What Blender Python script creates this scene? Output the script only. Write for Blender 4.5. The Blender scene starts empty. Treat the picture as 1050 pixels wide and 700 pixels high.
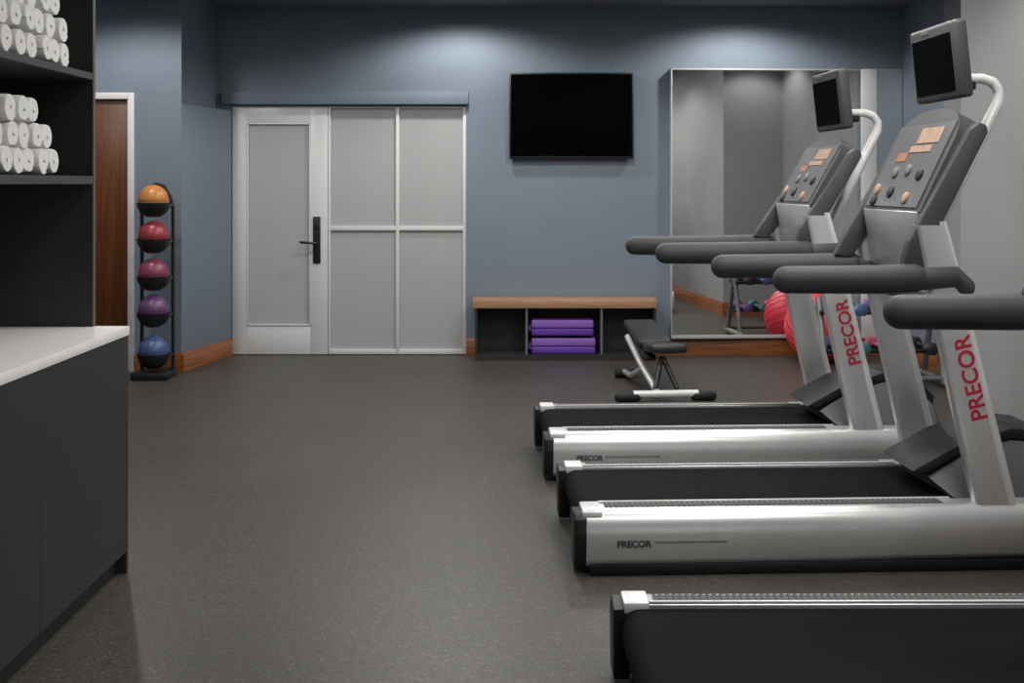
import bpy, bmesh, math, random
from mathutils import Vector, Matrix

random.seed(7)
SC = bpy.context.scene
COL = SC.collection

# ------------------------------------------------------------------ camera
F_PX = 1200.0
cam_d = bpy.data.cameras.new('camera')
cam = bpy.data.objects.new('camera', cam_d)
COL.objects.link(cam)
cam.location = (0, 0, 1.46)
cam.rotation_euler = (math.radians(90), 0, 0)
cam_d.sensor_fit = 'HORIZONTAL'
cam_d.sensor_width = 36.0
cam_d.lens = 36.0 * F_PX / 1050.0
cam_d.shift_x = 0.0
cam_d.shift_y = -(350.0 - 188.0) / 1050.0
cam_d.clip_start = 0.05
cam_d.clip_end = 100
SC.camera = cam

# ------------------------------------------------------------------ world, exposure
w = bpy.data.worlds.new('world'); SC.world = w
w.use_nodes = True
w.node_tree.nodes['Background'].inputs[0].default_value = (0.8, 0.9, 1.0, 1)
w.node_tree.nodes['Background'].inputs[1].default_value = 0.05
SC.view_settings.view_transform = 'Standard'
SC.view_settings.look = 'None'
SC.view_settings.gamma = 1.0
SC.view_settings.use_curve_mapping = False
SC.view_settings.exposure = 0.0

# ------------------------------------------------------------------ lights in the ceiling
def area_light(name, x, y, sx, sy, power, z=2.93, col=(1, 0.98, 0.95), spread=180):
    d = bpy.data.lights.new(name, 'AREA')
    d.shape = 'RECTANGLE'; d.size = sx; d.size_y = sy
    d.energy = power; d.color = col; d.spread = math.radians(spread)
    o = bpy.data.objects.new(name, d); COL.objects.link(o)
    o.location = (x, y, z)
    return o

def down_light(name, x, y, power, angle=110, z=2.93, col=(1, 0.98, 0.95), rx=0.0):
    d = bpy.data.lights.new(name, 'SPOT')
    d.energy = power; d.color = col
    d.spot_size = math.radians(angle); d.spot_blend = 0.4
    d.shadow_soft_size = 0.07
    o = bpy.data.objects.new(name, d); COL.objects.link(o)
    o.location = (x, y, z)
    o.rotation_euler = (rx, 0, 0)
    return o

for i, (x, y, p) in enumerate([(-0.3, 2.2, 16), (1.3, 2.2, 22), (-0.3, 4.6, 26), (1.3, 4.6, 26), (-0.3, 7.0, 24), (1.3, 7.0, 24)]):
    area_light('ceiling_panel_light', x, y, 0.6, 0.6, p)
for x, p in ((-0.42, 62), (1.9, 60)):
    down_light('wall_wash_light', x, 9.30, p, 160)
down_light('recess_fill_light', 2.95, 7.35, 20, 125)  # added lamp, lifts the recess wall end that the mirror shows
for x, p in ((-1.0, 52), (0.7, 52)):
    down_light('ceiling_light', x, 8.3, p, 140)
down_light('hall_light', -2.85, 8.15, 66, 158)
for y in (2.2, 3.9, 5.6):
    down_light('grey_wall_fill_light', 1.75, y, 46, 150)  # added lamps, brighten the grey wall and the treadmill tops
area_light('hall_panel_light', -3.1, 6.4, 0.6, 0.6, 22)

# ------------------------------------------------------------------ materials
def lin(c):
    return tuple((v / 255 / 12.92) if v / 255 <= 0.04045 else ((v / 255 + 0.055) / 1.055) ** 2.4 for v in c)

def mat(name, rgb, rough=0.5, metal=0.0, spec=0.5, noise=0.0, nscale=20.0, bump=0.0, bscale=200.0, coat=0.0, stretch=None):
    m = bpy.data.materials.new(name); m.use_nodes = True
    nt = m.node_tree; b = nt.nodes['Principled BSDF']
    c = lin(rgb)
    b.inputs['Base Color'].default_value = (*c, 1)
    b.inputs['Roughness'].default_value = rough
    b.inputs['Metallic'].default_value = metal
    b.inputs['Specular IOR Level'].default_value = spec
    b.inputs['Coat Weight'].default_value = coat
    tc = nt.nodes.new('ShaderNodeTexCoord')
    src = tc.outputs['Object']
    if stretch:
        mp = nt.nodes.new('ShaderNodeMapping'); mp.inputs['Scale'].default_value = stretch
        nt.links.new(src, mp.inputs['Vector']); src = mp.outputs['Vector']
    if noise > 0:
        n = nt.nodes.new('ShaderNodeTexNoise'); n.inputs['Scale'].default_value = nscale
        n.inputs['Detail'].default_value = 4
        nt.links.new(src, n.inputs['Vector'])
        r = nt.nodes.new('ShaderNodeValToRGB')
        r.color_ramp.elements[0].position = 0.3; r.color_ramp.elements[1].position = 0.7
        r.color_ramp.elements[0].color = (*[v * (1 - noise) for v in c], 1)
        r.color_ramp.elements[1].color = (*[min(1, v * (1 + noise)) for v in c], 1)
        nt.links.new(n.outputs['Fac'], r.inputs['Fac'])
        nt.links.new(r.outputs['Color'], b.inputs['Base Color'])
    if bump > 0:
        n2 = nt.nodes.new('ShaderNodeTexNoise'); n2.inputs['Scale'].default_value = bscale
        nt.links.new(src, n2.inputs['Vector'])
        bp = nt.nodes.new('ShaderNodeBump'); bp.inputs['Strength'].default_value = bump
        bp.inputs['Distance'].default_value = 0.01
        nt.links.new(n2.outputs['Fac'], bp.inputs['Height'])
        nt.links.new(bp.outputs['Normal'], b.inputs['Normal'])
    return m

def floor_material():
    m = bpy.data.materials.new('speckled rubber floor'); m.use_nodes = True
    nt = m.node_tree; b = nt.nodes['Principled BSDF']
    b.inputs['Roughness'].default_value = 0.42
    b.inputs['Specular IOR Level'].default_value = 0.35
    tc = nt.nodes.new('ShaderNodeTexCoord')
    v = nt.nodes.new('ShaderNodeTexVoronoi'); v.inputs['Scale'].default_value = 130
    nt.links.new(tc.outputs['Object'], v.inputs['Vector'])
    r = nt.nodes.new('ShaderNodeValToRGB')
    r.color_ramp.interpolation = 'CONSTANT'
    e = r.color_ramp.elements
    e[0].position = 0.0; e[0].color = (*lin((68, 65, 61)), 1)
    e[1].position = 0.62; e[1].color = (*lin((75, 70, 65)), 1)
    k = e.new(0.78); k.color = (*lin((57, 55, 53)), 1)
    k = e.new(0.93); k.color = (*lin((92, 87, 81)), 1)
    s = nt.nodes.new('ShaderNodeSeparateColor')
    nt.links.new(v.outputs['Color'], s.inputs['Color'])
    nt.links.new(s.outputs['Red'], r.inputs['Fac'])
    n = nt.nodes.new('ShaderNodeTexNoise'); n.inputs['Scale'].default_value = 1.3; n.inputs['Detail'].default_value = 3
    nt.links.new(tc.outputs['Object'], n.inputs['Vector'])
    mr = nt.nodes.new('ShaderNodeMapRange')
    mr.inputs['From Min'].default_value = 0.3; mr.inputs['From Max'].default_value = 0.7
    mr.inputs['To Min'].default_value = 0.92; mr.inputs['To Max'].default_value = 1.08
    nt.links.new(n.outputs['Fac'], mr.inputs['Value'])
    mx = nt.nodes.new('ShaderNodeVectorMath'); mx.operation = 'SCALE'
    nt.links.new(r.outputs['Color'], mx.inputs[0]); nt.links.new(mr.outputs['Result'], mx.inputs['Scale'])
    nt.links.new(mx.outputs['Vector'], b.inputs['Base Color'])
    bp = nt.nodes.new('ShaderNodeBump'); bp.inputs['Strength'].default_value = 0.08; bp.inputs['Distance'].default_value = 0.004
    nt.links.new(v.outputs['Distance'], bp.inputs['Height'])
    nt.links.new(bp.outputs['Normal'], b.inputs['Normal'])
    return m

def wood(name, dark, light, rough=0.4, scale=(60, 60, 3), axis='Z'):
    m = bpy.data.materials.new(name); m.use_nodes = True
    nt = m.node_tree; b = nt.nodes['Principled BSDF']
    b.inputs['Roughness'].default_value = rough
    tc = nt.nodes.new('ShaderNodeTexCoord')
    mp = nt.nodes.new('ShaderNodeMapping'); mp.inputs['Scale'].default_value = scale
    n = nt.nodes.new('ShaderNodeTexNoise'); n.inputs['Scale'].default_value = 1.0; n.inputs['Detail'].default_value = 5
    n.inputs['Distortion'].default_value = 0.6
    r = nt.nodes.new('ShaderNodeValToRGB')
    r.color_ramp.elements[0].position = 0.3; r.color_ramp.elements[1].position = 0.7
    r.color_ramp.elements[0].color = (*lin(dark), 1); r.color_ramp.elements[1].color = (*lin(light), 1)
    nt.links.new(tc.outputs['Object'], mp.inputs['Vector']); nt.links.new(mp.outputs['Vector'], n.inputs['Vector'])
    nt.links.new(n.outputs['Fac'], r.inputs['Fac']); nt.links.new(r.outputs['Color'], b.inputs['Base Color'])
    return m

M = {}
M['blue'] = mat('blue grey wall paint', (120, 131, 143), 0.6, spec=0.3, noise=0.03, nscale=3, bump=0.05, bscale=300)
M['grey_wall'] = mat('grey wall covering', (150, 150, 150), 0.6, spec=0.3, noise=0.02, nscale=2)
M['ceiling'] = mat('ceiling paint', (120, 130, 140), 0.8, spec=0.1, noise=0.02)
M['floor'] = floor_material()
M['base_wood'] = wood('orange brown baseboard wood', (112, 62, 30), (160, 98, 54), 0.35, (3, 3, 60))
M['door_wood'] = wood('brown wooden door veneer', (80, 42, 12), (112, 62, 24), 0.35, (50, 50, 2))
M['bench_wood'] = wood('tan wood top', (150, 112, 84), (184, 142, 110), 0.4, (3, 50, 50))
M['white_trim'] = mat('bright white trim paint', (236, 236, 236), 0.4, noise=0.01)
M['white_paint'] = mat('white door paint', (214, 214, 214), 0.35, noise=0.01)
M['frosted'] = mat('frosted grey glass', (173, 174, 174), 0.28, spec=0.4, noise=0.015, nscale=1.5)
M['metal_dark'] = mat('dark bronze hardware', (52, 52, 54), 0.35, metal=0.6, noise=0.03)
M['charcoal'] = mat('charcoal laminate', (50, 50, 51), 0.5, spec=0.3, noise=0.05, nscale=3, stretch=(1, 1, 30))
M['charcoal_dark'] = mat('dark charcoal laminate', (38, 38, 39), 0.5, spec=0.3, noise=0.04, nscale=3)
M['shelf'] = mat('grey shelf laminate', (72, 72, 73), 0.5, spec=0.3, noise=0.04, nscale=3)
M['stone'] = mat('light stone worktop', (236, 234, 230), 0.35, noise=0.04, nscale=14)
M['edge_strip'] = mat('brown grey edge strip', (98, 88, 80), 0.5, noise=0.03)
M['towel'] = mat('white terry towel', (246, 245, 242), 0.95, spec=0.1, noise=0.03, nscale=60, bump=0.5, bscale=420)
M['black'] = mat('black plastic', (22, 22, 23), 0.45, noise=0.03)
M['black_screen'] = mat('black glossy screen', (2, 2, 2), 0.35, spec=0.02, noise=0.02)
M['rubber'] = mat('black rubber', (26, 26, 27), 0.7, noise=0.05, nscale=40, bump=0.1)
M['belt'] = mat('black running belt', (9, 9, 10), 0.8, spec=0.1, noise=0.06, nscale=60, bump=0.15, bscale=500)
M['silver'] = mat('silver painted metal', (226, 226, 226), 0.34, metal=0.65, noise=0.02)
M['silver_tube'] = mat('pale silver tube', (226, 226, 226), 0.3, metal=0.1, noise=0.01)
M['grey_plastic'] = mat('mid grey plastic', (104, 104, 105), 0.5, noise=0.03)
M['console'] = mat('dark grey console plastic', (66, 66, 67), 0.5, noise=0.04)
M['console_face'] = mat('grey console overlay', (92, 93, 95), 0.35, noise=0.08, nscale=10)
M['hood'] = mat('dark hood plastic', (32, 32, 33), 0.5, spec=0.35, noise=0.04)
M['foam'] = mat('dark grey foam grip', (62, 62, 63), 0.6, spec=0.4, noise=0.05, nscale=60)
M['strip'] = mat('ribbed grey tread strip', (84, 84, 84), 0.65, spec=0.3, noise=0.04)
M['tan'] = mat('tan readout window', (168, 138, 116), 0.4, noise=0.15, nscale=30)
M['orange'] = mat('orange console key', (160, 112, 76), 0.4, noise=0.05)
M['red_ink'] = mat('red lettering', (186, 34, 62), 0.45, noise=0.02)
M['dark_ink'] = mat('dark lettering', (62, 62, 64), 0.5, noise=0.02)
M['rack_grey'] = mat('grey rack paint', (128, 130, 130), 0.4, metal=0.3, noise=0.03)
M['vinyl'] = mat('black vinyl padding', (40, 40, 41), 0.45, noise=0.04, bump=0.05)
M['ball'] = mat('coral red exercise ball', (222, 52, 70), 0.4, noise=0.03, nscale=3)
M['frame_white'] = mat('pale mirror edging', (186, 186, 184), 0.35, noise=0.01)
M['mat_purple'] = mat('purple foam mat', (98, 56, 160), 0.65, noise=0.05, bump=0.1)
M['mat_light'] = mat('lighter purple foam mat', (138, 98, 186), 0.65, noise=0.05, bump=0.1)
for k, c in dict(b_orange=(196, 128, 66), b_red=(150, 54, 64), b_magenta=(130, 60, 84), b_purple=(102, 66, 108), b_blue=(70, 90, 134)).items():
    M[k] = mat('medicine ball ' + k[2:], c, 0.35, noise=0.05, bump=0.1, bscale=120)
for k, c in dict(d_pink=(200, 92, 128), d_teal=(58, 118, 116), d_blue=(70, 96, 140), d_purple=(112, 84, 140), d_black=(36, 36, 37)).items():
    M[k] = mat('dumbbell ' + k[2:], c, 0.5, noise=0.04)

mm = bpy.data.materials.new('mirror glass'); mm.use_nodes = True
_b = mm.node_tree.nodes['Principled BSDF']
_b.inputs['Metallic'].default_value = 1.0; _b.inputs['Roughness'].default_value = 0.015
_n = mm.node_tree.nodes.new('ShaderNodeTexNoise'); _n.inputs['Scale'].default_value = 0.6
_r = mm.node_tree.nodes.new('ShaderNodeValToRGB')
_r.color_ramp.elements[0].color = (0.86, 0.87, 0.87, 1); _r.color_ramp.elements[1].color = (0.9, 0.91, 0.91, 1)
mm.node_tree.links.new(_n.outputs['Fac'], _r.inputs['Fac']); mm.node_tree.links.new(_r.outputs['Color'], _b.inputs['Base Color'])
M['mirror'] = mm

# ------------------------------------------------------------------ mesh helpers
class MB:
    def __init__(self): self.bm = bmesh.new()
    def _merge(self, tmp):
        me = bpy.data.meshes.new('tmp'); tmp.to_mesh(me); tmp.free()
        self.bm.from_mesh(me); bpy.data.meshes.remove(me)
    def box(self, c, s, bev=0.0, rot=None, seg=2):
        t = bmesh.new(); bmesh.ops.create_cube(t, size=1.0)
        bmesh.ops.scale(t, vec=s, verts=t.verts)
        if bev > 0:
            bmesh.ops.bevel(t, geom=list(t.edges), offset=bev, segments=seg, profile=0.5, affect='EDGES')
        if rot is not None: bmesh.ops.rotate(t, cent=(0, 0, 0), matrix=rot, verts=t.verts)
        bmesh.ops.translate(t, vec=c, verts=t.verts)
        self._merge(t); return self
    def span(self, a, b, bev=0.0, seg=2):
        return self.box([(a[i] + b[i]) / 2 for i in range(3)], [abs(b[i] - a[i]) for i in range(3)], bev, None, seg)
    def prism(self, poly, axis, a, b, bev=0.0, seg=2):
        """poly in the plane normal to axis: y -> (x,z), x -> (y,z), z -> (x,y)"""
        t = bmesh.new()
        def P(p, q):
            return {'y': (p[0], q, p[1]), 'x': (q, p[0], p[1]), 'z': (p[0], p[1], q)}[axis]
        va = [t.verts.new(P(p, a)) for p in poly]; vb = [t.verts.new(P(p, b)) for p in poly]
        n = len(poly)
        t.faces.new(va); t.faces.new(vb[::-1])
        for i in range(n): t.faces.new((va[i], vb[i], vb[(i + 1) % n], va[(i + 1) % n]))
        bmesh.ops.recalc_face_normals(t, faces=t.faces)
        if bev > 0:
            bmesh.ops.bevel(t, geom=list(t.edges), offset=bev, segments=seg, profile=0.5, affect='EDGES')
        self._merge(t); return self
    def loft(self, rings, caps=True, closed=True):
        t = bmesh.new()
        R = [[t.verts.new(p) for p in ring] for ring in rings]
        n = len(R[0])
        for i in range(len(R) - 1):
            for j in range(n if closed else n - 1):
                t.faces.new((R[i][j], R[i][(j + 1) % n], R[i + 1][(j + 1) % n], R[i + 1][j]))
        if caps and closed:
            t.faces.new(R[0][::-1]); t.faces.new(R[-1])
        bmesh.ops.recalc_face_normals(t, faces=t.faces)
        self._merge(t); return self
    def tube(self, pts, r, n=14, flat=(1, 1), round_ends=False):
        pts = [Vector(p) for p in pts]
        rs = list(r) if isinstance(r, (list, tuple)) else [r] * len(pts)
        if round_ends:
            d0 = (pts[0] - pts[1]).normalized(); d1 = (pts[-1] - pts[-2]).normalized()
            pre, prer, post, postr = [], [], [], []
            for a in (80, 60, 40, 20):
                ca, sa = math.cos(math.radians(a)), math.sin(math.radians(a))
                pre.append(pts[0] + d0 * rs[0] * sa); prer.append(rs[0] * ca)
            for a in (20, 40, 60, 80):
                ca, sa = math.cos(math.radians(a)), math.sin(math.radians(a))
                post.append(pts[-1] + d1 * rs[-1] * sa); postr.append(rs[-1] * ca)
            pts = pre + pts + post; rs = prer + rs + postr
        T = []
        for i in range(len(pts)):
            a = pts[max(0, i - 1)]; b = pts[min(len(pts) - 1, i + 1)]
            T.append((b - a).normalized())
        up = Vector((0, 0, 1)) if abs(T[0].z) < 0.9 else Vector((0, 1, 0))
        N = (up - T[0] * up.dot(T[0])).normalized()
        rings = []
        for i in range(len(pts)):
            N = (N - T[i] * N.dot(T[i])).normalized(); B = T[i].cross(N)
            rings.append([pts[i] + (N * math.cos(2 * math.pi * k / n) * flat[0] + B * math.sin(2 * math.pi * k / n) * flat[1]) * rs[i] for k in range(n)])
        return self.loft(rings)
    def lathe(self, prof, c=(0, 0, 0), n=32, axis='z'):
        rings = []
        for r, z in prof:
            ring = []
            for k in range(n):
                a = 2 * math.pi * k / n
                p = (max(r, 1e-4) * math.cos(a), max(r, 1e-4) * math.sin(a), z)
                if axis == 'y': p = (p[0], p[2], p[1])
                if axis == 'x': p = (p[2], p[0], p[1])
                ring.append((p[0] + c[0], p[1] + c[1], p[2] + c[2]))
            rings.append(ring)
        return self.loft(rings)
    def sphere(self, c, r, n=32, sc=(1, 1, 1)):
        t = bmesh.new(); bmesh.ops.create_uvsphere(t, u_segments=n, v_segments=n // 2, radius=r)
        bmesh.ops.scale(t, vec=sc, verts=t.verts)
        bmesh.ops.translate(t, vec=c, verts=t.verts); self._merge(t); return self
    def build(self, name, material, parent=None, smooth=True):
        me = bpy.data.meshes.new(name)
        self.bm.to_mesh(me); self.bm.free()
        me.materials.append(material)
        if smooth:
            me.polygons.foreach_set('use_smooth', [True] * len(me.polygons))
            me.set_sharp_from_angle(angle=math.radians(38))
        o = bpy.data.objects.new(name, me); COL.objects.link(o)
        if parent is not None: o.parent = parent
        return o

def tag(o, label=None, cat=None, group=None, kind=None):
    if label: o['label'] = label
    if cat: o['category'] = cat
    if group: o['group'] = group
    if kind: o['kind'] = kind
    return o

def thing(name, label, cat, loc=(0, 0, 0), rz=0.0, group=None, kind=None):
    o = bpy.data.objects.new(name, None); COL.objects.link(o)
    o.location = loc; o.rotation_euler = (0, 0, rz); o.empty_display_size = 0.1
    return tag(o, label, cat, group, kind)

def struct(name, mb, m, label, cat):
    return tag(mb.build(name, m), label, cat, kind='structure')

def children(o): return [c for c in bpy.data.objects if c.parent == o]

def copy_tree(o, parent=None):
    c = o.copy(); COL.objects.link(c)
    if parent is not None: c.parent = parent
    for ch in children(o): copy_tree(ch, c)
    return c

def lettering(name, text, size, m, parent, matrix, depth=0.0015, label=None):
    cu = bpy.data.curves.new(name, 'FONT'); cu.body = text; cu.size = size
    cu.extrude = depth; cu.align_x = 'CENTER'; cu.align_y = 'CENTER'; cu.offset = 0.0012
    tmp = bpy.data.objects.new(name + '_tmp', cu); COL.objects.link(tmp)
    bpy.context.view_layer.update()
    dg = bpy.context.evaluated_depsgraph_get()
    me = bpy.data.meshes.new_from_object(tmp.evaluated_get(dg))
    bpy.data.objects.remove(tmp)
    me.transform(matrix)
    me.materials.clear(); me.materials.append(m)
    o = bpy.data.objects.new(name, me); COL.objects.link(o); o.parent = parent
    if label: o['label'] = label
    return o

# ------------------------------------------------------------------ the room
YB = 9.95           # back wall
H = 2.97
YL = 9.10           # wall with the brown door
XR = 3.32           # side wall of the recess by the mirror
XG, YG = 2.65, 6.91 # grey wall and the corner where it ends

struct('floor', MB().span((-4.4, -1.2, -0.1), (3.6, 10.2, 0.0)), M['floor'], 'grey brown speckled rubber floor of the gym', 'floor')
struct('ceiling', MB().span((-4.4, -1.2, H), (3.6, 10.2, H + 0.1)), M['ceiling'], 'plain ceiling above the blue wall', 'ceiling')

DX0, DX1, DZ = -2.39, -0.39, 2.12
b = MB()
b.span((-2.75, YB, 0), (DX0, YB + 0.15, DZ)); b.span((-2.75, YB, DZ), (DX1, YB + 0.15, H)); b.span((DX1, YB, 0), (XR + 0.15, YB + 0.15, H))
struct('wall_back', b, M['blue'], 'blue grey back wall with white glazed door, television and mirror', 'wall')
b = MB()
b.prism([(-2.57, YL), (-2.514, YB), (-2.75, YB), (-2.75, YL)], 'z', 0, H)
b.prism([(-2.57, YL), (-2.385, YB), (-2.52, YB)], 'z', 0, 2.08, 0.002)
struct('wall_left_return', b, M['blue'], 'blue grey short wall between ball rack and white glazed door', 'wall')
b = MB()
D2X0, D2X1, D2Z = -4.05, -2.985, 2.115
b.span((-2.935, YL, 0), (-2.75, YL + 0.12, H)); b.span((-4.2, YL, D2Z + 0.05), (-2.935, YL + 0.12, H)); b.span((-4.2, YL, 0), (D2X0 - 0.05, YL + 0.12, D2Z + 0.05))
struct('wall_left', b, M['blue'], 'blue grey wall holding the brown wooden door', 'wall')
struct('wall_left_hall', MB().span((-4.35, 4.5, 0), (-4.2, 9.25, H)), M['blue'], 'blue grey side wall of the area behind the towel cabinet', 'wall')
struct('wall_left_hall_end', MB().span((-4.35, 4.44, 0), (-2.14, 4.54, H)), M['blue'], 'blue grey end wall behind the towel cabinet', 'wall')
struct('wall_left_cabinet', MB().span((-2.25, -1.2, 0), (-2.14, 4.44, H)), M['blue'], 'blue grey wall the towel cabinet stands against', 'wall')
struct('wall_front', MB().span((-2.2, -1.15, 0), (2.6, -1.0, H)), M['grey_wall'], 'grey wall facing the back wall', 'wall')
struct('wall_right', MB().span((XG, -1.2, 0), (XG + 0.12, YG, H)).span((XG + 0.12, YG - 0.12, 0), (XR + 0.15, YG, H)), M['grey_wall'], 'smooth grey wall in front of the treadmills', 'wall')
struct('wall_right_recess', MB().span((XR, 9.0, 0), (XR + 0.15, YB, H)), M['blue'], 'blue grey side wall next to the mirror', 'wall')
struct('wall_right_recess_grey', MB().span((XR, YG, 0), (XR + 0.15, 9.0, H)), M['grey_wall'], 'grey part of the side wall facing the ball', 'wall')

# header over the glazed door
b = MB(); b.span((-2.46, YB - 0.05, DZ + 0.01), (DX1 + 0.02, YB, DZ + 0.115), 0.004)
struct('trim_3', b, M['blue'], 'blue header box over the white glazed door', 'trim')

# baseboards
def baseboard(name, p, q, label, h=0.145, t=0.016):
    p = Vector((p[0], p[1], 0)); q = Vector((q[0], q[1], 0)); d = (q - p); L = d.length
    n = Vector((d.y, -d.x, 0)).normalized()
    prof = [(0, 0), (t, 0), (t, h - 0.018), (t * 0.55, h - 0.008), (t * 0.4, h), (0, h)]
    rings = [[e + n * u + Vector((0, 0, v)) for u, v in prof] for e in (p, q)]
    return struct(name, MB().loft(rings), M['base_wood'], label, 'baseboard')
baseboard('baseboard_back', (DX1 + 0.002, YB), (XR, YB), 'orange brown wooden baseboard below the mirror')
baseboard('baseboard_left_return', (-2.568, YL), (-2.388, YB - 0.01), 'orange brown baseboard between ball rack and glazed door')
baseboard('baseboard_left', (-2.93, YL), (-2.56, YL), 'orange brown baseboard behind the ball rack')
baseboard('baseboard_right_recess', (XR, YB), (XR, 9.0), 'orange brown baseboard at foot of blue side wall')
baseboard('baseboard_right_recess_grey', (XR, 9.0), (XR, YG), 'orange brown baseboard at foot of grey side wall')
baseboard('baseboard_right_face', (XR, YG), (XG, YG), 'orange brown baseboard on the wall end seen in the mirror')
baseboard('baseboard_right', (XG, YG + 0.016), (XG, -1.0), 'orange brown baseboard along the grey treadmill wall')

# glazed door, leaf on the left and fixed glazing on the right
S = YB / F_PX
def bx(px): return (px - 525) * S
def bz(py): return 1.46 + (188 - py) * S
d1 = thing('door_1', 'white door with tall frosted glass pane and dark handle', 'door', (0, YB, 0), kind='structure')
xl, xr = bx(237.5), bx(336)
gx0, gx1, gz0, gz1 = bx(253), bx(318), bz(334), bz(126)
b = MB()
b.span((xl, 0.02, 0.005), (gx0, 0.065, DZ - 0.005), 0.003); b.span((gx1, 0.02, 0.005), (xr - 0.004, 0.065, DZ - 0.005), 0.003)
b.span((gx0, 0.02, 0.005), (gx1, 0.065, gz0), 0.003); b.span((gx0, 0.02, gz1), (gx1, 0.065, DZ - 0.005), 0.003)
b.build('door_leaf', M['white_paint'], d1)
MB().span((gx0, 0.035, gz0), (gx1, 0.05, gz1)).build('glass_pane', M['frosted'], d1)
b = MB(); t = 0.012
b.span((gx0, 0.012, gz0), (gx0 + t, 0.03, gz1), 0.003); b.span((gx1 - t, 0.012, gz0), (gx1, 0.03, gz1), 0.003)
b.span((gx0, 0.012, gz0), (gx1, 0.03, gz0 + t), 0.003); b.span((gx0, 0.012, gz1 - t), (gx1, 0.03, gz1), 0.003)
b.build('glazing_bead', M['white_paint'], d1)
hx = bx(324.5)
hp = MB().span((hx - 0.032, 0.006, bz(270)), (hx + 0.032, 0.02, bz(222)), 0.005).build('handle_plate', M['metal_dark'], d1)
MB().tube([(hx, 0.01, bz(249)), (hx, -0.045, bz(249)), (hx - 0.02, -0.055, bz(249)), (hx - 0.125, -0.055, bz(248))], 0.011, 12, round_ends=True).build('door_handle', M['metal_dark'], d1)
MB().lathe([(0.017, -0.012), (0.02, 0.0), (0.02, 0.008)], (hx, 0.004, bz(232)), 20, 'y').build('lock_cylinder', M['metal_dark'], d1)

w1 = thing('window_1', 'white framed fixed glazing of four grey frosted panes', 'window', (0, YB, 0), kind='structure')
X0, X1 = bx(336), bx(478)
b = MB()
for a, c in ((X0, X0 + 0.02), (bx(405.5), bx(409)), (bx(474.5), X1)): b.span((a, 0.02, 0.005), (c, 0.075, DZ - 0.005), 0.003)
for a, c in ((0.005, bz(358.5)), (bz(236.5), bz(232)), (DZ - 0.018, DZ - 0.005)): b.span((X0, 0.022, a), (X1, 0.073, c), 0.003)
b.build('window_frame', M['white_paint'], w1)
for a, c in ((X0 + 0.02, bx(405.5)), (bx(409), bx(474.5))):
    for p, q in ((bz(358.5), bz(236.5)), (bz(232), DZ - 0.018)):
        MB().span((a, 0.045, p), (c, 0.057, q)).build('glass_pane', M['frosted'], w1)
# corridor side of the glazing
struct('wall_back_corridor', MB().span((DX0 - 0.05, YB + 0.10, 0), (DX1 + 0.05, YB + 0.15, DZ + 0.02)), M['grey_wall'], 'grey backing behind the frosted glazing', 'wall')

# brown wooden door on the left
d2 = thing('door_2', 'brown wooden door in a white frame behind the cabinet', 'door', (0, YL, 0), kind='structure')
MB().span((D2X0, 0.03, 0.008), (D2X1, 0.075, D2Z - 0.004), 0.003).build('door_leaf', M['door_wood'], d2)
b = MB()
b.span((D2X1, -0.018, 0), (D2X1 + 0.05, 0.1, D2Z + 0.05), 0.004); b.span((D2X0 - 0.05, -0.018, 0), (D2X0, 0.1, D2Z + 0.05), 0.004)
b.span((D2X0, -0.018, D2Z), (D2X1, 0.1, D2Z + 0.05), 0.004)
b.build('door_frame', M['white_paint'], d2)
MB().tube([(D2X0 + 0.08, 0.03, 1.0), (D2X0 + 0.08, -0.035, 1.0), (D2X0 + 0.2, -0.035, 1.0)], 0.011, 12, round_ends=True).build('door_handle', M['metal_dark'], d2)

# ------------------------------------------------------------------ mirror, television
mx0, mx1, mz0, mz1 = bx(686), XR - 0.004, 0.152, bz(71)
mxa, mxb = bx(883), bx(898)
MA = math.radians(3.0)
mr = thing('wall_mirror', 'large wall mirror reflecting the grey wall and the red ball', 'mirror', (mxa, YB, 0), MA)
MW = mxa - mx0
MB().span((-MW + 0.008, -0.010, mz0 + 0.01), (-0.004, -0.004, mz1 - 0.008)).build('mirror_glass', M['mirror'], mr)
b = MB()
b.span((-MW, -0.014, mz0), (-MW + 0.012, -0.003, mz1), 0.002); b.span((-MW, -0.014, mz1 - 0.014), (-0.002, -0.003, mz1), 0.002)
b.span((-MW, -0.014, mz0), (-0.002, -0.003, mz0 + 0.03), 0.002)
b.build('edge_channel', M['frame_white'], mr)
MB().prism([(-MW + 0.001, -0.003), (-0.003, -0.003), (-MW + 0.001 + MW * 0.003, MW * math.tan(MA) - 0.003)], 'z', mz0 + 0.002, mz1 - 0.002).build('backing_frame', M['frame_white'], mr)
struct('trim_1', MB().span((mxa, YB - 0.03, 0.146), (mxb, YB - 0.001, mz1), 0.003), M['white_trim'], 'white upright strip between the large mirror and the corner', 'trim')
m2 = thing('narrow_mirror', 'narrow mirror strip in the corner beside the white upright', 'mirror', (mxb, YB, 0))
MB().span((0.002, -0.010, mz0 + 0.01), (mx1 - mxb, -0.004, mz1 - 0.008)).build('mirror_glass', M['mirror'], m2)
b = MB()
b.span((0.002, -0.014, mz1 - 0.014), (mx1 - mxb, -0.003, mz1), 0.002); b.span((0.002, -0.014, mz0), (mx1 - mxb, -0.003, mz0 + 0.03), 0.002)
b.build('edge_channel', M['frame_white'], m2)

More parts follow.
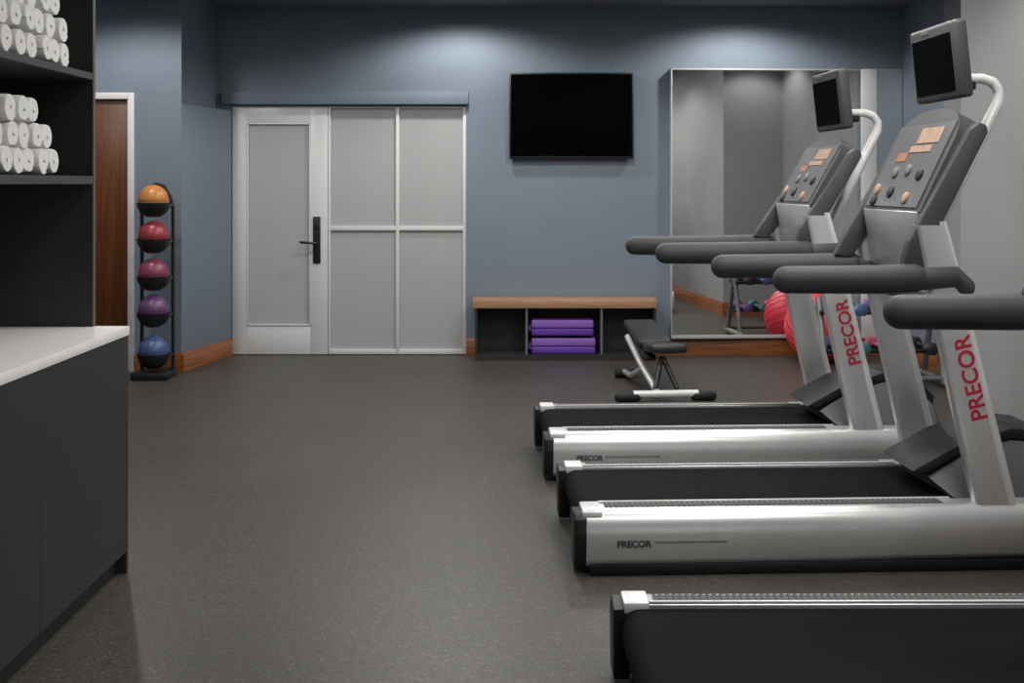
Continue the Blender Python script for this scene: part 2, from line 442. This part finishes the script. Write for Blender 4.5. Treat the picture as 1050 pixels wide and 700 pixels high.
tv = thing('television', 'black flat screen television mounted on the blue wall', 'television', (bx(585.5), YB, bz(119)))
W2, H2 = 63.3 * S, 43.8 * S
MB().span((-W2, -0.075, -H2), (W2, -0.03, H2), 0.006).build('casing', M['black'], tv)
MB().span((-W2 + 0.014, -0.0765, -H2 + 0.022), (W2 - 0.014, -0.073, H2 - 0.014)).build('screen', M['black_screen'], tv)
MB().span((-0.2, -0.035, -0.15), (0.2, -0.002, 0.15), 0.004).build('wall_bracket', M['metal_dark'], tv)

# ------------------------------------------------------------------ towel cabinet on the left
CX, CY, CY0 = -1.443, 4.40, 1.2
cab = thing('base_cabinet', 'charcoal base cabinet with pale worktop on the left', 'cabinet', (CX, CY, 0))
CB = -0.69
b = MB()
b.span((CB, CY0 - CY, 0.085), (-0.02, -0.02, 0.890), 0.0)
b.build('carcass', M['charcoal_dark'], cab)
n = 4; L = (CY - CY0 - 0.022) / n
for i in range(n):
    MB().span((-0.02, CY0 - CY + i * L + 0.0008, 0.083), (0.0, CY0 - CY + (i + 1) * L - 0.0008, 0.889), 0.0008, 1).build('front_panel', M['charcoal'], cab)
MB().span((CB, -0.022, 0.0), (0.0, 0.0, 0.889), 0.001, 1).build('end_panel', M['charcoal'], cab)
MB().span((-0.085, CY0 - CY, 0.0), (-0.04, -0.022, 0.085)).build('toe_kick', M['rubber'], cab)

wt = tag(MB().span((CX + CB, CY0, 0.8905), (CX + 0.004, CY + 0.004, 0.924), 0.002).build('worktop', M['stone']), 'pale stone worktop lying on the charcoal base cabinet', 'worktop')

UX = -1.566
us = thing('shelf_unit', 'charcoal open shelf unit with white towels above the worktop', 'shelf unit', (UX, CY, 0.9245))
UB = -0.562
TOP = 2.42 - 0.9245
ep = MB().span((UB, -0.022, 0.0), (-0.004, 0.0, TOP)).build('end_panel', M['charcoal'], us)
MB().span((-0.004, -0.022, 0.0), (0.0, 0.0, TOP), 0.0006, 1).build('edge_strip', M['edge_strip'], ep)
MB().span((UB, CY0 - CY, 0.0), (-0.004, CY0 - CY + 0.022, TOP)).build('end_panel', M['charcoal'], us)
MB().span((UB, CY0 - CY + 0.022, 0.0), (UB + 0.012, -0.022, TOP)).build('back_panel', M['charcoal_dark'], us)
for z0, z1 in ((1.457, 1.487), (1.846, 1.872), (2.394, 2.42)):
    MB().span((UB + 0.012, CY0 - CY + 0.022, z0 - 0.9245), (-0.002, -0.022, z1 - 0.9245), 0.0015, 1).build('shelf', M['shelf'], us)

# rolled towels
def towel_mesh(seed):
    rnd = random.Random(seed)
    R, th, Ln = 0.0475, 0.0105, 0.30
    turns = 3.7; N = 120
    out, inn = [], []
    ph = rnd.uniform(0, 6.28)
    for i in range(N + 1):
        t = i / N
        a = ph + t * turns * 2 * math.pi
        ro = 0.012 + (R - 0.012) * t
        out.append((ro * math.cos(a), ro * math.sin(a)))
        ri = max(ro - th * (0.94 if i > 0 else 0.5), 0.001)
        inn.append((ri * math.cos(a), ri * math.sin(a)))
    xs = [(-Ln, 0.93), (-Ln + 0.01, 1.0), (-Ln * 0.66, 1.0), (-Ln * 0.33, 1.0), (-0.014, 1.0), (-0.004, 0.975), (0.0, 0.93)]
    rings = []
    loop = out + inn[::-1]
    for x, s in xs:
        ring = []
        for k, (y, z) in enumerate(loop):
            wob = 1 + 0.018 * math.sin(7 * math.atan2(z, y) + x * 40 + seed)
            ring.append((x, y * s * wob, z * s * wob))
        rings.append(ring)
    return MB().loft(rings)

protos = []
def place_towel(x, y, z, label, group):
    k = len(protos)
    if k < 4:
        o = towel_mesh(k).build('rolled_towel', M['towel']); protos.append(o)
    else:
        o = random.choice(protos).copy(); COL.objects.link(o)
    o.location = (x, y, z); o.rotation_euler = (random.uniform(-0.3, 0.3), random.uniform(-0.006, 0.006), random.uniform(-0.008, 0.008))
    tag(o, label, 'towel', group)
R = 0.0478
def pile(z0, rows, label, group):
    for r, (ymax, n) in enumerate(rows):
        for i in range(n):
            place_towel(UX - 0.022 + random.uniform(-0.012, 0.008), ymax - R - i * 0.098, z0 + R + 0.0005 + r * 0.0835, label, group)
pile(1.487, [(4.12, 7), (4.072, 6), (3.945, 3)], 'white rolled towel in the pile on the lower shelf', 'rolled towels on the lower shelf')
pile(1.872, [(4.235, 8), (4.187, 7), (4.138, 6), (4.09, 5), (4.045, 4)], 'white rolled towel in the pile on the upper shelf', 'rolled towels on the upper shelf')

# ------------------------------------------------------------------ medicine ball rack and balls
rk = thing('ball_rack', 'black upright rack holding five medicine balls beside the wooden door', 'rack', (-2.69, 8.78, 0))
MB().span((-0.135, -0.13, 0.0), (0.135, 0.15, 0.055), 0.012).build('base', M['black'], rk)
for sx in (-0.118, 0.118):
    MB().tube([(sx, 0.10, 0.03), (sx, 0.10, 1.28), (sx * 0.85, 0.10, 1.36), (sx * 0.4, 0.10, 1.44), (0, 0.10, 1.455)], 0.014, 10).build('post', M['black'], rk)
balls = [('orange', 1.335), ('red', 1.065), ('magenta', 0.785), ('purple', 0.512), ('blue', 0.205)]
BR = 0.112
for nm, z in balls:
    c = MB().lathe([(0.045, -0.118), (0.085, -0.092), (0.108, -0.05), (0.116, -0.02), (0.122, -0.02), (0.116, -0.055), (0.092, -0.099), (0.05, -0.126)], (0, 0, z), 28)
    c.bm.faces.ensure_lookup_table()
    c.tube([(-0.118, 0.10, z - 0.03), (-0.10, 0.075, z - 0.05), (-0.085, 0.05, z - 0.075)], 0.01, 8)
    c.tube([(0.118, 0.10, z - 0.03), (0.10, 0.075, z - 0.05), (0.085, 0.05, z - 0.075)], 0.01, 8)
    c.build('ball_cradle', M['black'], rk)
where = {'orange': 'on the top cradle of the rack', 'red': 'on the second cradle from the top', 'magenta': 'on the middle cradle of the rack',
         'purple': 'on the cradle above the blue ball', 'blue': 'on the bottom cradle of the rack'}
for nm, z in balls:
    o = MB().sphere((0, 0, 0), BR - 0.0015, 32)
    for k in range(2):
        pts = []
        for i in range(33):
            a = 2 * math.pi * i / 32
            pts.append((math.cos(a) * BR * 0.998 * (1 if k == 0 else 0), math.sin(a) * BR * 0.998, 0) if k == 0 else (0, math.cos(a) * BR * 0.998, math.sin(a) * BR * 0.998))
        o.tube(pts, 0.0016, 6)
    o = o.build('medicine_ball', M['b_' + nm]); o.location = (-2.69, 8.78, z + 0.004)
    tag(o, nm + ' medicine ball ' + where[nm], 'ball', 'medicine balls on the rack')

# ------------------------------------------------------------------ storage bench with mats
BY, BH = 9.64, 0.50
bs = thing('storage_bench', 'low charcoal bench with open compartments and tan wood top', 'bench', (0, BY, 0))
sb = BY / F_PX
def ex(px): return (px - 525) * sb
ax0, ax1 = ex(487), ex(673)
D = YB - BY - 0.02
MB().span((ax0 - 0.02, -0.008, 0.432), (ax1 + 0.004, D, BH), 0.003).build('bench_top', M['bench_wood'], bs)
b = MB()
b.span((ax0, 0.006, 0.0), (ax0 + 0.02, D, 0.432)); b.span((ax1 - 0.02, 0.006, 0.0), (ax1, D, 0.432))
b.span((ax0 + 0.02, 0.006, 0.0), (ax1 - 0.02, D, 0.05)); b.span((ax0 + 0.02, D - 0.012, 0.05), (ax1 - 0.02, D, 0.432))
b.build('carcass', M['charcoal'], bs)
for px in (540, 617):
    MB().span((ex(px) - 0.009, 0.005, 0.05), (ex(px) + 0.009, D - 0.012, 0.432)).build('divider', M['grey_plastic'], bs)
for k, (z0, lab) in enumerate([(0.0505, 'purple folded exercise mat at the bottom of the bench compartment'), (0.2, 'purple folded exercise mat stacked on another inside the bench')]):
    w0, w1_ = ex(545) , ex(611 - 2 * k)
    o = thing('folded_mat', lab, 'mat', ((w0 + w1_) / 2, BY + 0.03, z0), 0, 'folded purple mats in the bench')
    hw = (w1_ - w0) / 2; hh = 0.128
    MB().span((-hw, 0, 0.0), (hw, 0.22, hh * 0.47), 0.014, 3).build('lower_layer', M['mat_purple'], o)
    MB().span((-hw, 0.002, hh * 0.49), (hw, 0.22, hh), 0.014, 3).build('upper_layer', M['mat_light'], o)
    MB().tube([(-hw + 0.004, 0.19, hh * 0.48), (-hw - 0.006, 0.11, hh * 0.48), (-hw + 0.004, 0.03, hh * 0.48)], 0.03, 10).build('fold', M['mat_purple'], o)

# ------------------------------------------------------------------ weight bench
wb = thing('weight_bench', 'black padded adjustable weight bench on silver frame before storage bench', 'weight bench', (1.03, 7.84, 0), math.radians(5))
MB().tube([(-0.22, 0, 0.05), (0.22, 0, 0.05)], 0.026, 12).build('front_foot', M['silver_tube'], wb)
for sx in (-1, 1):
    MB().tube([(sx * 0.20, 0, 0.034), (sx * 0.315, 0, 0.034)], 0.033, 14, round_ends=True).build('rubber_foot', M['rubber'], wb)
MB().tube([(-0.055, 0.02, 0.06), (-0.09, 0.40, 0.19), (-0.11, 0.80, 0.33)], 0.022, 12).build('main_beam', M['silver'], wb)
MB().tube([(-0.08, 0.35, 0.17), (-0.10, 0.70, 0.06), (-0.10, 0.98, 0.045)], 0.022, 12).build('rear_beam', M['silver'], wb)
MB().tube([(-0.17, 0.98, 0.034), (-0.01, 0.98, 0.034)], 0.032, 12).build('rear_foot', M['rubber'], wb)
b = MB().tube([(-0.065, 0.03, 0.08), (0.005, 0.16, 0.27)], 0.018, 10); b.tube([(0.085, 0.03, 0.08), (0.015, 0.16, 0.27)], 0.018, 10)
b.build('seat_support', M['black'], wb)
rot = Matrix.Rotation(math.radians(-6), 3, 'X')
MB().box((0.045, 0.24, 0.325), (0.25, 0.34, 0.065), 0.025, rot, 3).build('seat', M['vinyl'], wb)
rot = Matrix.Rotation(math.radians(7), 3, 'X')
MB().box((0.03, 0.77, 0.36), (0.24, 0.64, 0.06), 0.025, rot, 3).build('backrest', M['vinyl'], wb)
MB().box((-0.05, 0.60, 0.29), (0.08, 0.7, 0.03), 0.006, rot).build('backrest_frame', M['black'], wb)

# ------------------------------------------------------------------ exercise ball
eb = MB().sphere((0, 0, 0), 0.288, 48)
for k in range(7):
    zz = -0.16 + k * 0.053; rr = math.sqrt(0.288 ** 2 - zz ** 2)
    eb.tube([(rr * math.cos(2 * math.pi * i / 48), rr * math.sin(2 * math.pi * i / 48), zz) for i in range(49)], 0.0035, 6)
eb = eb.build('exercise_ball', M['ball']); eb.location = (2.53, 9.60, 0.2905); eb.rotation_euler = (0.6, 0.3, 0)
tag(eb, 'large coral red exercise ball on floor against the mirror', 'ball')

# ------------------------------------------------------------------ dumbbell rack in the recess
dr = thing('dumbbell_rack', 'low grey framed dumbbell rack behind the treadmills by the mirror', 'rack', (2.68, 8.60, 0))
for sx in (-0.42, 0.42):
    b = MB()
    b.tube([(sx, -0.24, 0.035), (sx, 0.24, 0.035)], 0.028, 10, round_ends=True)
    b.tube([(sx, -0.20, 0.05), (sx, 0.02, 0.62)], 0.022, 10); b.tube([(sx, 0.20, 0.05), (sx, 0.02, 0.62)], 0.022, 10)
    b.build('side_frame', M['rack_grey'], dr)
MB().tube([(-0.42, -0.2, 0.06), (0.42, -0.2, 0.06)], 0.02, 10).build('cross_bar', M['rack_grey'], dr)
tiers = ((0.25, -0.05), (0.52, 0.02))
for z, yo in tiers:
    b = MB()
    b.tube([(-0.44, yo - 0.1, z), (0.44, yo - 0.1, z)], 0.016, 10); b.tube([(-0.44, yo + 0.1, z), (0.44, yo + 0.1, z)], 0.016, 10)
    b.span((-0.43, yo - 0.1, z - 0.012), (-0.41, yo + 0.1, z + 0.012)); b.span((0.41, yo - 0.1, z - 0.012), (0.43, yo + 0.1, z + 0.012))
    b.build('tier', M['metal_dark'], dr)
cols = [['purple', 'teal', 'pink', 'blue', 'black'], ['black', 'blue', 'purple', 'pink', 'teal']]
for ti, (z, yo) in enumerate(tiers):
    for k, cn in enumerate(cols[ti]):
        r = 0.048
        o = thing('dumbbell', '%s dumbbell on the %s tier of the grey rack' % (cn, ('lower', 'upper')[ti]), 'dumbbell', (2.68 - 0.32 + k * 0.16, 8.60 + yo, z + 0.016 + 0.011), 0, 'dumbbells on the grey rack')
        MB().tube([(0, -0.1, 0), (0, 0.1, 0)], 0.0145, 12).build('grip', M['d_' + cn], o)
        for s in (-1, 1):
            MB().lathe([(0.036, -0.042), (r, -0.034), (r, 0.034), (0.036, 0.042)], (0, s * 0.165, 0), 6, 'y').build('head', M['d_' + cn], o)

# ------------------------------------------------------------------ treadmills
def make_treadmill(label, loc, rz, uhs, zh, drop=0.0, hand_w=0.36):
    t = thing('treadmill', label, 'treadmill', loc, rz, 'treadmills facing the grey wall')
    LEN = 2.05
    # deck under the belt
    MB().span((0.10, -0.27, 0.055), (LEN - 0.02, 0.27, 0.195), 0.01).build('deck_frame', M['rubber'], t)
    # belt: loop over front and rear rollers
    prof = []
    for a in range(90, 271, 15): prof.append((0.077 + 0.057 * math.cos(math.radians(a)), 0.170 + 0.057 * math.sin(math.radians(a))))
    prof += [(1.70, 0.113), (1.70, 0.227)]
    MB().prism(prof, 'y', -0.276, 0.276).build('running_belt', M['belt'], t)
    MB().tube([(0.077, -0.33, 0.170), (0.077, 0.33, 0.170)], 0.03, 14).build('rear_roller', M['metal_dark'], t)
    for s in (-1, 1):
        # silver side cover with a rounded outer face
        def ring(u, lo, k=1.0):
            pr = [(0.283, 0.20), (0.283, 0.236), (0.287, 0.240), (0.356, 0.240), (0.374, 0.236), (0.390, 0.226), (0.403, 0.208), (0.412, 0.184), (0.416, 0.155), (0.415, 0.122), (0.411, 0.09), (0.405, 0.062), (0.397, lo + 0.008), (0.385, lo), (0.30, lo), (0.30, 0.20)]
            return [(u, s * (0.30 + (v - 0.30) * k), z) for v, z in pr]
        MB_ = MB().loft([ring(0.045, 0.028), ring(1.0, 0.034), ring(1.95, 0.045), ring(LEN, 0.09, 0.8)])
        sr = MB_.build('side_rail', M['silver'], t)
        MB().span((0.06, s * 0.345, 0.004), (1.98, s * 0.412, 0.042), 0.003).build('gap_shade_strip', M['black'], t)  # added black strip, stands in for the shade below the side cover
        # ribbed tread strip, one profile with a ridge every 2 cm
        pr = []; u = 0.12
        while u < 1.42:
            pr += [(u, 0.2445), (u + 0.009, 0.2445), (u + 0.011, 0.2415), (u + 0.018, 0.2415)]; u += 0.02
        pr += [(u, 0.2405), (0.12, 0.2405)]
        st = MB(); va = 0.298; vb = 0.352
        st.prism(pr, 'y', s * va, s * vb); st.build('tread_strip', M['strip'], sr)
        MB().span((0.10, s * 0.283, 0.2402), (1.47, s * 0.294, 0.247), 0.002).build('strip_edging', M['silver_tube'], sr)
        MB().prism([(s * 0.278, 0.21), (s * 0.278, 0.244), (s * 0.375, 0.246), (s * 0.40, 0.236), (s * 0.40, 0.21)], 'x', 0.03, 0.105, 0.006).build('corner_cap', M['silver_tube'], sr)
        MB().prism([(s * 0.28, 0.02), (s * 0.28, 0.225), (s * 0.385, 0.232), (s * 0.408, 0.21), (s * 0.416, 0.155), (s * 0.408, 0.09), (s * 0.385, 0.02)], 'x', 0.0, 0.048, 0.006).build('end_cap', M['black'], t)
        MB().lathe([(0.036, 0.0), (0.036, 0.018), (0.022, 0.026), (0.015, 0.03), (0.015, 0.09)], (0.09, s * 0.30, 0), 18).build('rear_foot', M['rubber'], t)
        MB().lathe([(0.036, 0.0), (0.036, 0.018), (0.022, 0.026), (0.015, 0.03), (0.015, 0.10)], (1.88, s * 0.29, 0), 18).build('front_foot', M['rubber'], t)
        # leaning upright: rounded rectangle section
        def sec(u, z, wu, wv, vv):
            o = []
            for cu, cv in ((1, 1), (-1, 1), (-1, -1), (1, -1)):
                for a in range(0, 91, 30):
                    aa = math.radians(a + {(1, 1): 0, (-1, 1): 90, (-1, -1): 180, (1, -1): 270}[(cu, cv)])
                    rr = 0.018
                    o.append((u + cu * (wu / 2 - rr) + rr * math.cos(aa), vv + cv * (wv / 2 - rr) + rr * math.sin(aa), z))
            return o
        vv = s * 0.345
        up = MB().loft([sec(1.615, 0.205, 0.142, 0.062, vv), sec(1.50, 0.70, 0.134, 0.06, vv), sec(1.40, 1.14, 0.122, 0.056, vv), sec(1.362, 1.30, 0.108, 0.05, vv)]).build('upright', M['silver'], t)
        MB().loft([sec(1.678, 0.235, 0.046, 0.064, vv), sec(1.562, 0.71, 0.04, 0.062, vv), sec(1.458, 1.14, 0.038, 0.058, vv), sec(1.413, 1.315, 0.032, 0.052, vv)]).build('front_edge', M['silver_tube'], up)
        if s < 0:
            # upright axis between (1.615,.205) and (1.40,1.14)
            d = Vector((1.40 - 1.615, 0, 1.14 - 0.205)).normalized()
            nrm = Vector((0, -1, 0)); yv = nrm.cross(d)
            c = Vector((1.519, vv - 0.0312, 0.72))
            mtx = Matrix(((d.x, yv.x, nrm.x, c.x), (d.y, yv.y, nrm.y, c.y), (d.z, yv.z, nrm.z, c.z), (0, 0, 0, 1)))
            lettering('lettering', 'PRECOR', 0.088, M['red_ink'], up, mtx, label='red vertical lettering')
            c2 = Vector((0.222, -0.4155, 0.118))
            m2 = Matrix.Translation(c2) @ Matrix.Rotation(math.radians(89), 4, 'X')
            lettering('lettering', 'PRECOR', 0.034, M['dark_ink'], sr, m2, label='small dark lettering')
            MB().span((0.30, -0.4168, 0.122), (0.57, -0.4120, 0.127)).build('line_mark', M['grey_plastic'], sr)
        # handrail
        hv = s * hand_w; uh = uhs[0] if s > 0 else uhs[1]
        MB().tube([(uh + 0.05, hv, zh), (uh + 0.4, hv, zh), (1.30, hv, zh + 0.005)], [0.052, 0.055, 0.055], 20, round_ends=True).build('handrail', M['foam'], t)
        MB().tube([(1.28, hv, zh), (1.46, s * 0.353, zh + 0.01), (1.50, s * 0.353, zh - 0.03)], [0.045, 0.045, 0.04], 16, round_ends=True).build('handrail_joint', M['console'], t)
        # side arm of the console
        av = s * 0.338
        sh = 0.045 if s < 0 else 0.0
        MB().prism([(1.215 + sh, zh + 0.05), (1.29 + sh, zh + 0.04), (1.352 + sh * 0.3, 1.215), (1.592, 1.655 - drop), (1.585, 1.685 - drop), (1.555, 1.695 - drop), (1.52, 1.67 - drop), (1.264 + sh * 0.4, 1.24)], 'y', av - 0.024, av + 0.024, 0.008, 3).build('console_arm', M['console'], t)
    # cross brace
    MB().tube([(1.43, -0.34, 1.0), (1.43, 0.34, 1.0)], 0.022, 12).build('cross_bar', M['console'], t)
    # motor hood
    top = [(1.37, 0.315), (1.40, 0.335), (1.57, 0.425), (1.77, 0.485), (1.93, 0.47), (2.04, 0.36)]
    bot = [(2.03, 0.31), (1.92, 0.425), (1.77, 0.442), (1.58, 0.385), (1.42, 0.30)]
    MB().prism(top + bot, 'y', -0.17, 0.17, 0.008, 2).build('hood_cover', M['hood'], t)
    rings = []
    for u, zt, vt, vb in ((1.44, 0.290, 0.165, 0.255), (1.58, 0.378, 0.165, 0.262), (1.77, 0.435, 0.165, 0.262), (1.92, 0.424, 0.165, 0.262), (2.025, 0.325, 0.165, 0.255), (2.035, 0.24, 0.165, 0.25)):
        ub = u + 0.06 if u < 1.5 else u
        rings.append([(u, vt, zt), (u, -vt, zt), (ub, -vb, 0.235), (ub, -vb, 0.205), (ub, vb, 0.205), (ub, vb, 0.235)])
    MB().loft(rings).build('hood_base', M['grey_plastic'], t)
    # console body between the arms
    P0 = Vector((1.35, 0, 1.345)); P1 = Vector((1.548, 0, 1.755 - drop)); dd = (P1 - P0).normalized(); nn = Vector((-dd.z, 0, dd.x))
    def cp(a, v, h): return P0 + dd * a + nn * h + Vector((0, v, 0))
    Ln = (P1 - P0).length
    def outline(h):
        o = []
        for a, v in ((0, 0.322), (0, -0.322), (Ln * 0.74, -0.322), (Ln * 0.84, -0.30), (Ln * 0.94, -0.235), (Ln * 1.0, -0.13), (Ln * 1.02, 0), (Ln * 1.0, 0.13), (Ln * 0.94, 0.235), (Ln * 0.84, 0.30), (Ln * 0.74, 0.322)):
            o.append(cp(a, v, h))
        return o
    con = MB().loft([outline(-0.075), outline(-0.02), outline(0.012)]).build('console', M['console'], t)
    def face_patch(name, a0, a1, v0, v1, m, h=0.012, th=0.006, bev=0.002):
        rings = [[cp(a0, v0, hh), cp(a0, v1, hh), cp(a1, v1, hh), cp(a1, v0, hh)] for hh in (h, h + th)]
        return MB().loft(rings).build(name, m, con)
    face_patch('overlay', 0.015, Ln * 0.86, -0.28, 0.28, M['console_face'])
    k = Ln / 0.455
    face_patch('readout', 0.30 * k, 0.37 * k, -0.20, 0.02, M['tan'], 0.018, 0.003)
    face_patch('readout', 0.26 * k, 0.29 * k, -0.16, 0.06, M['tan'], 0.018, 0.003)
    face_patch('readout', 0.22 * k, 0.26 * k, 0.06, 0.16, M['orange'], 0.018, 0.003)
    for a, v, m in ((0.075, 0.05, 'black'), (0.15, -0.17, 'black'), (0.085, 0.22, 'tan'), (0.035, 0.20, 'black'), (0.05, -0.13, 'tan'), (0.16, 0.10, 'grey_plastic'), (0.17, -0.03, 'grey_plastic')):
        c = cp(a * Ln / 0.435, v, 0.018)
        ringsd = []
        for hh, rr in ((0.0, 0.026), (0.006, 0.026), (0.010, 0.02)):
            ringsd.append([c + nn * hh + dd * rr * math.cos(2 * math.pi * k / 16) + Vector((0, rr * math.sin(2 * math.pi * k / 16), 0)) for k in range(16)])
        MB().loft(ringsd).build('button', M[m], con)
    MB().prism([(1.335, 1.35), (1.375, 1.36), (1.41, 1.12), (1.375, 1.11)], 'y', -0.30, 0.30, 0.006).build('console_skirt', M['silver'], t)
    # monitor
    mc = Vector((1.555, 0, 1.955 - drop)); tilt = Matrix.Rotation(math.radians(-6), 3, 'Y')
    mo = MB().box(mc, (0.058, 0.45, 0.31), 0.016, tilt, 3).build('monitor', M['console'], t)
    sc = mc + tilt @ Vector((-0.030, 0.005, -0.008))
    MB().box(sc, (0.004, 0.385, 0.235), 0.0015, tilt, 1).build('screen', M['black_screen'], mo)
    bd = mc + tilt @ Vector((-0.030, 0.06, 0.132)); MB().box(bd, (0.004, 0.07, 0.012), 0.001, tilt, 1).build('badge', M['grey_plastic'], mo)
    pts = [(1.52, 0, 1.22), (1.60, 0, 1.40), (1.70, 0, 1.60), (1.765, 0, 1.73), (1.80, 0, 1.80), (1.80, 0, 1.845), (1.775, 0, 1.878), (1.73, 0, 1.893), (1.66, 0, 1.893), (1.585, 0, 1.895)]
    pts = [(a, v, z - drop) for a, v, z in pts]
    MB().tube(pts, [0.026, 0.026, 0.025, 0.024, 0.023, 0.022, 0.022, 0.021, 0.02, 0.02][:len(pts)], 14).build('monitor_arm', M['silver_tube'], t)
    MB().box((1.63, 0, 1.862 - drop), (0.13, 0.06, 0.035), 0.008).build('arm_clamp', M['black'], t)
    return t

TH = math.radians(2.6)
make_treadmill('black and silver treadmill farthest back, next to the mirror', (0.139, 6.12, 0), TH, (0.51, 0.555), 1.115, 0.06)
make_treadmill('black and silver treadmill in the middle of the row of three', (0.2136, 4.757, 0), TH, (0.68, 0.76), 1.095)
make_treadmill('black and silver treadmill nearest the camera, cut by the frame edge', (0.296, 3.115, 0), math.radians(0.3), (0.812, 0.96), 1.078)
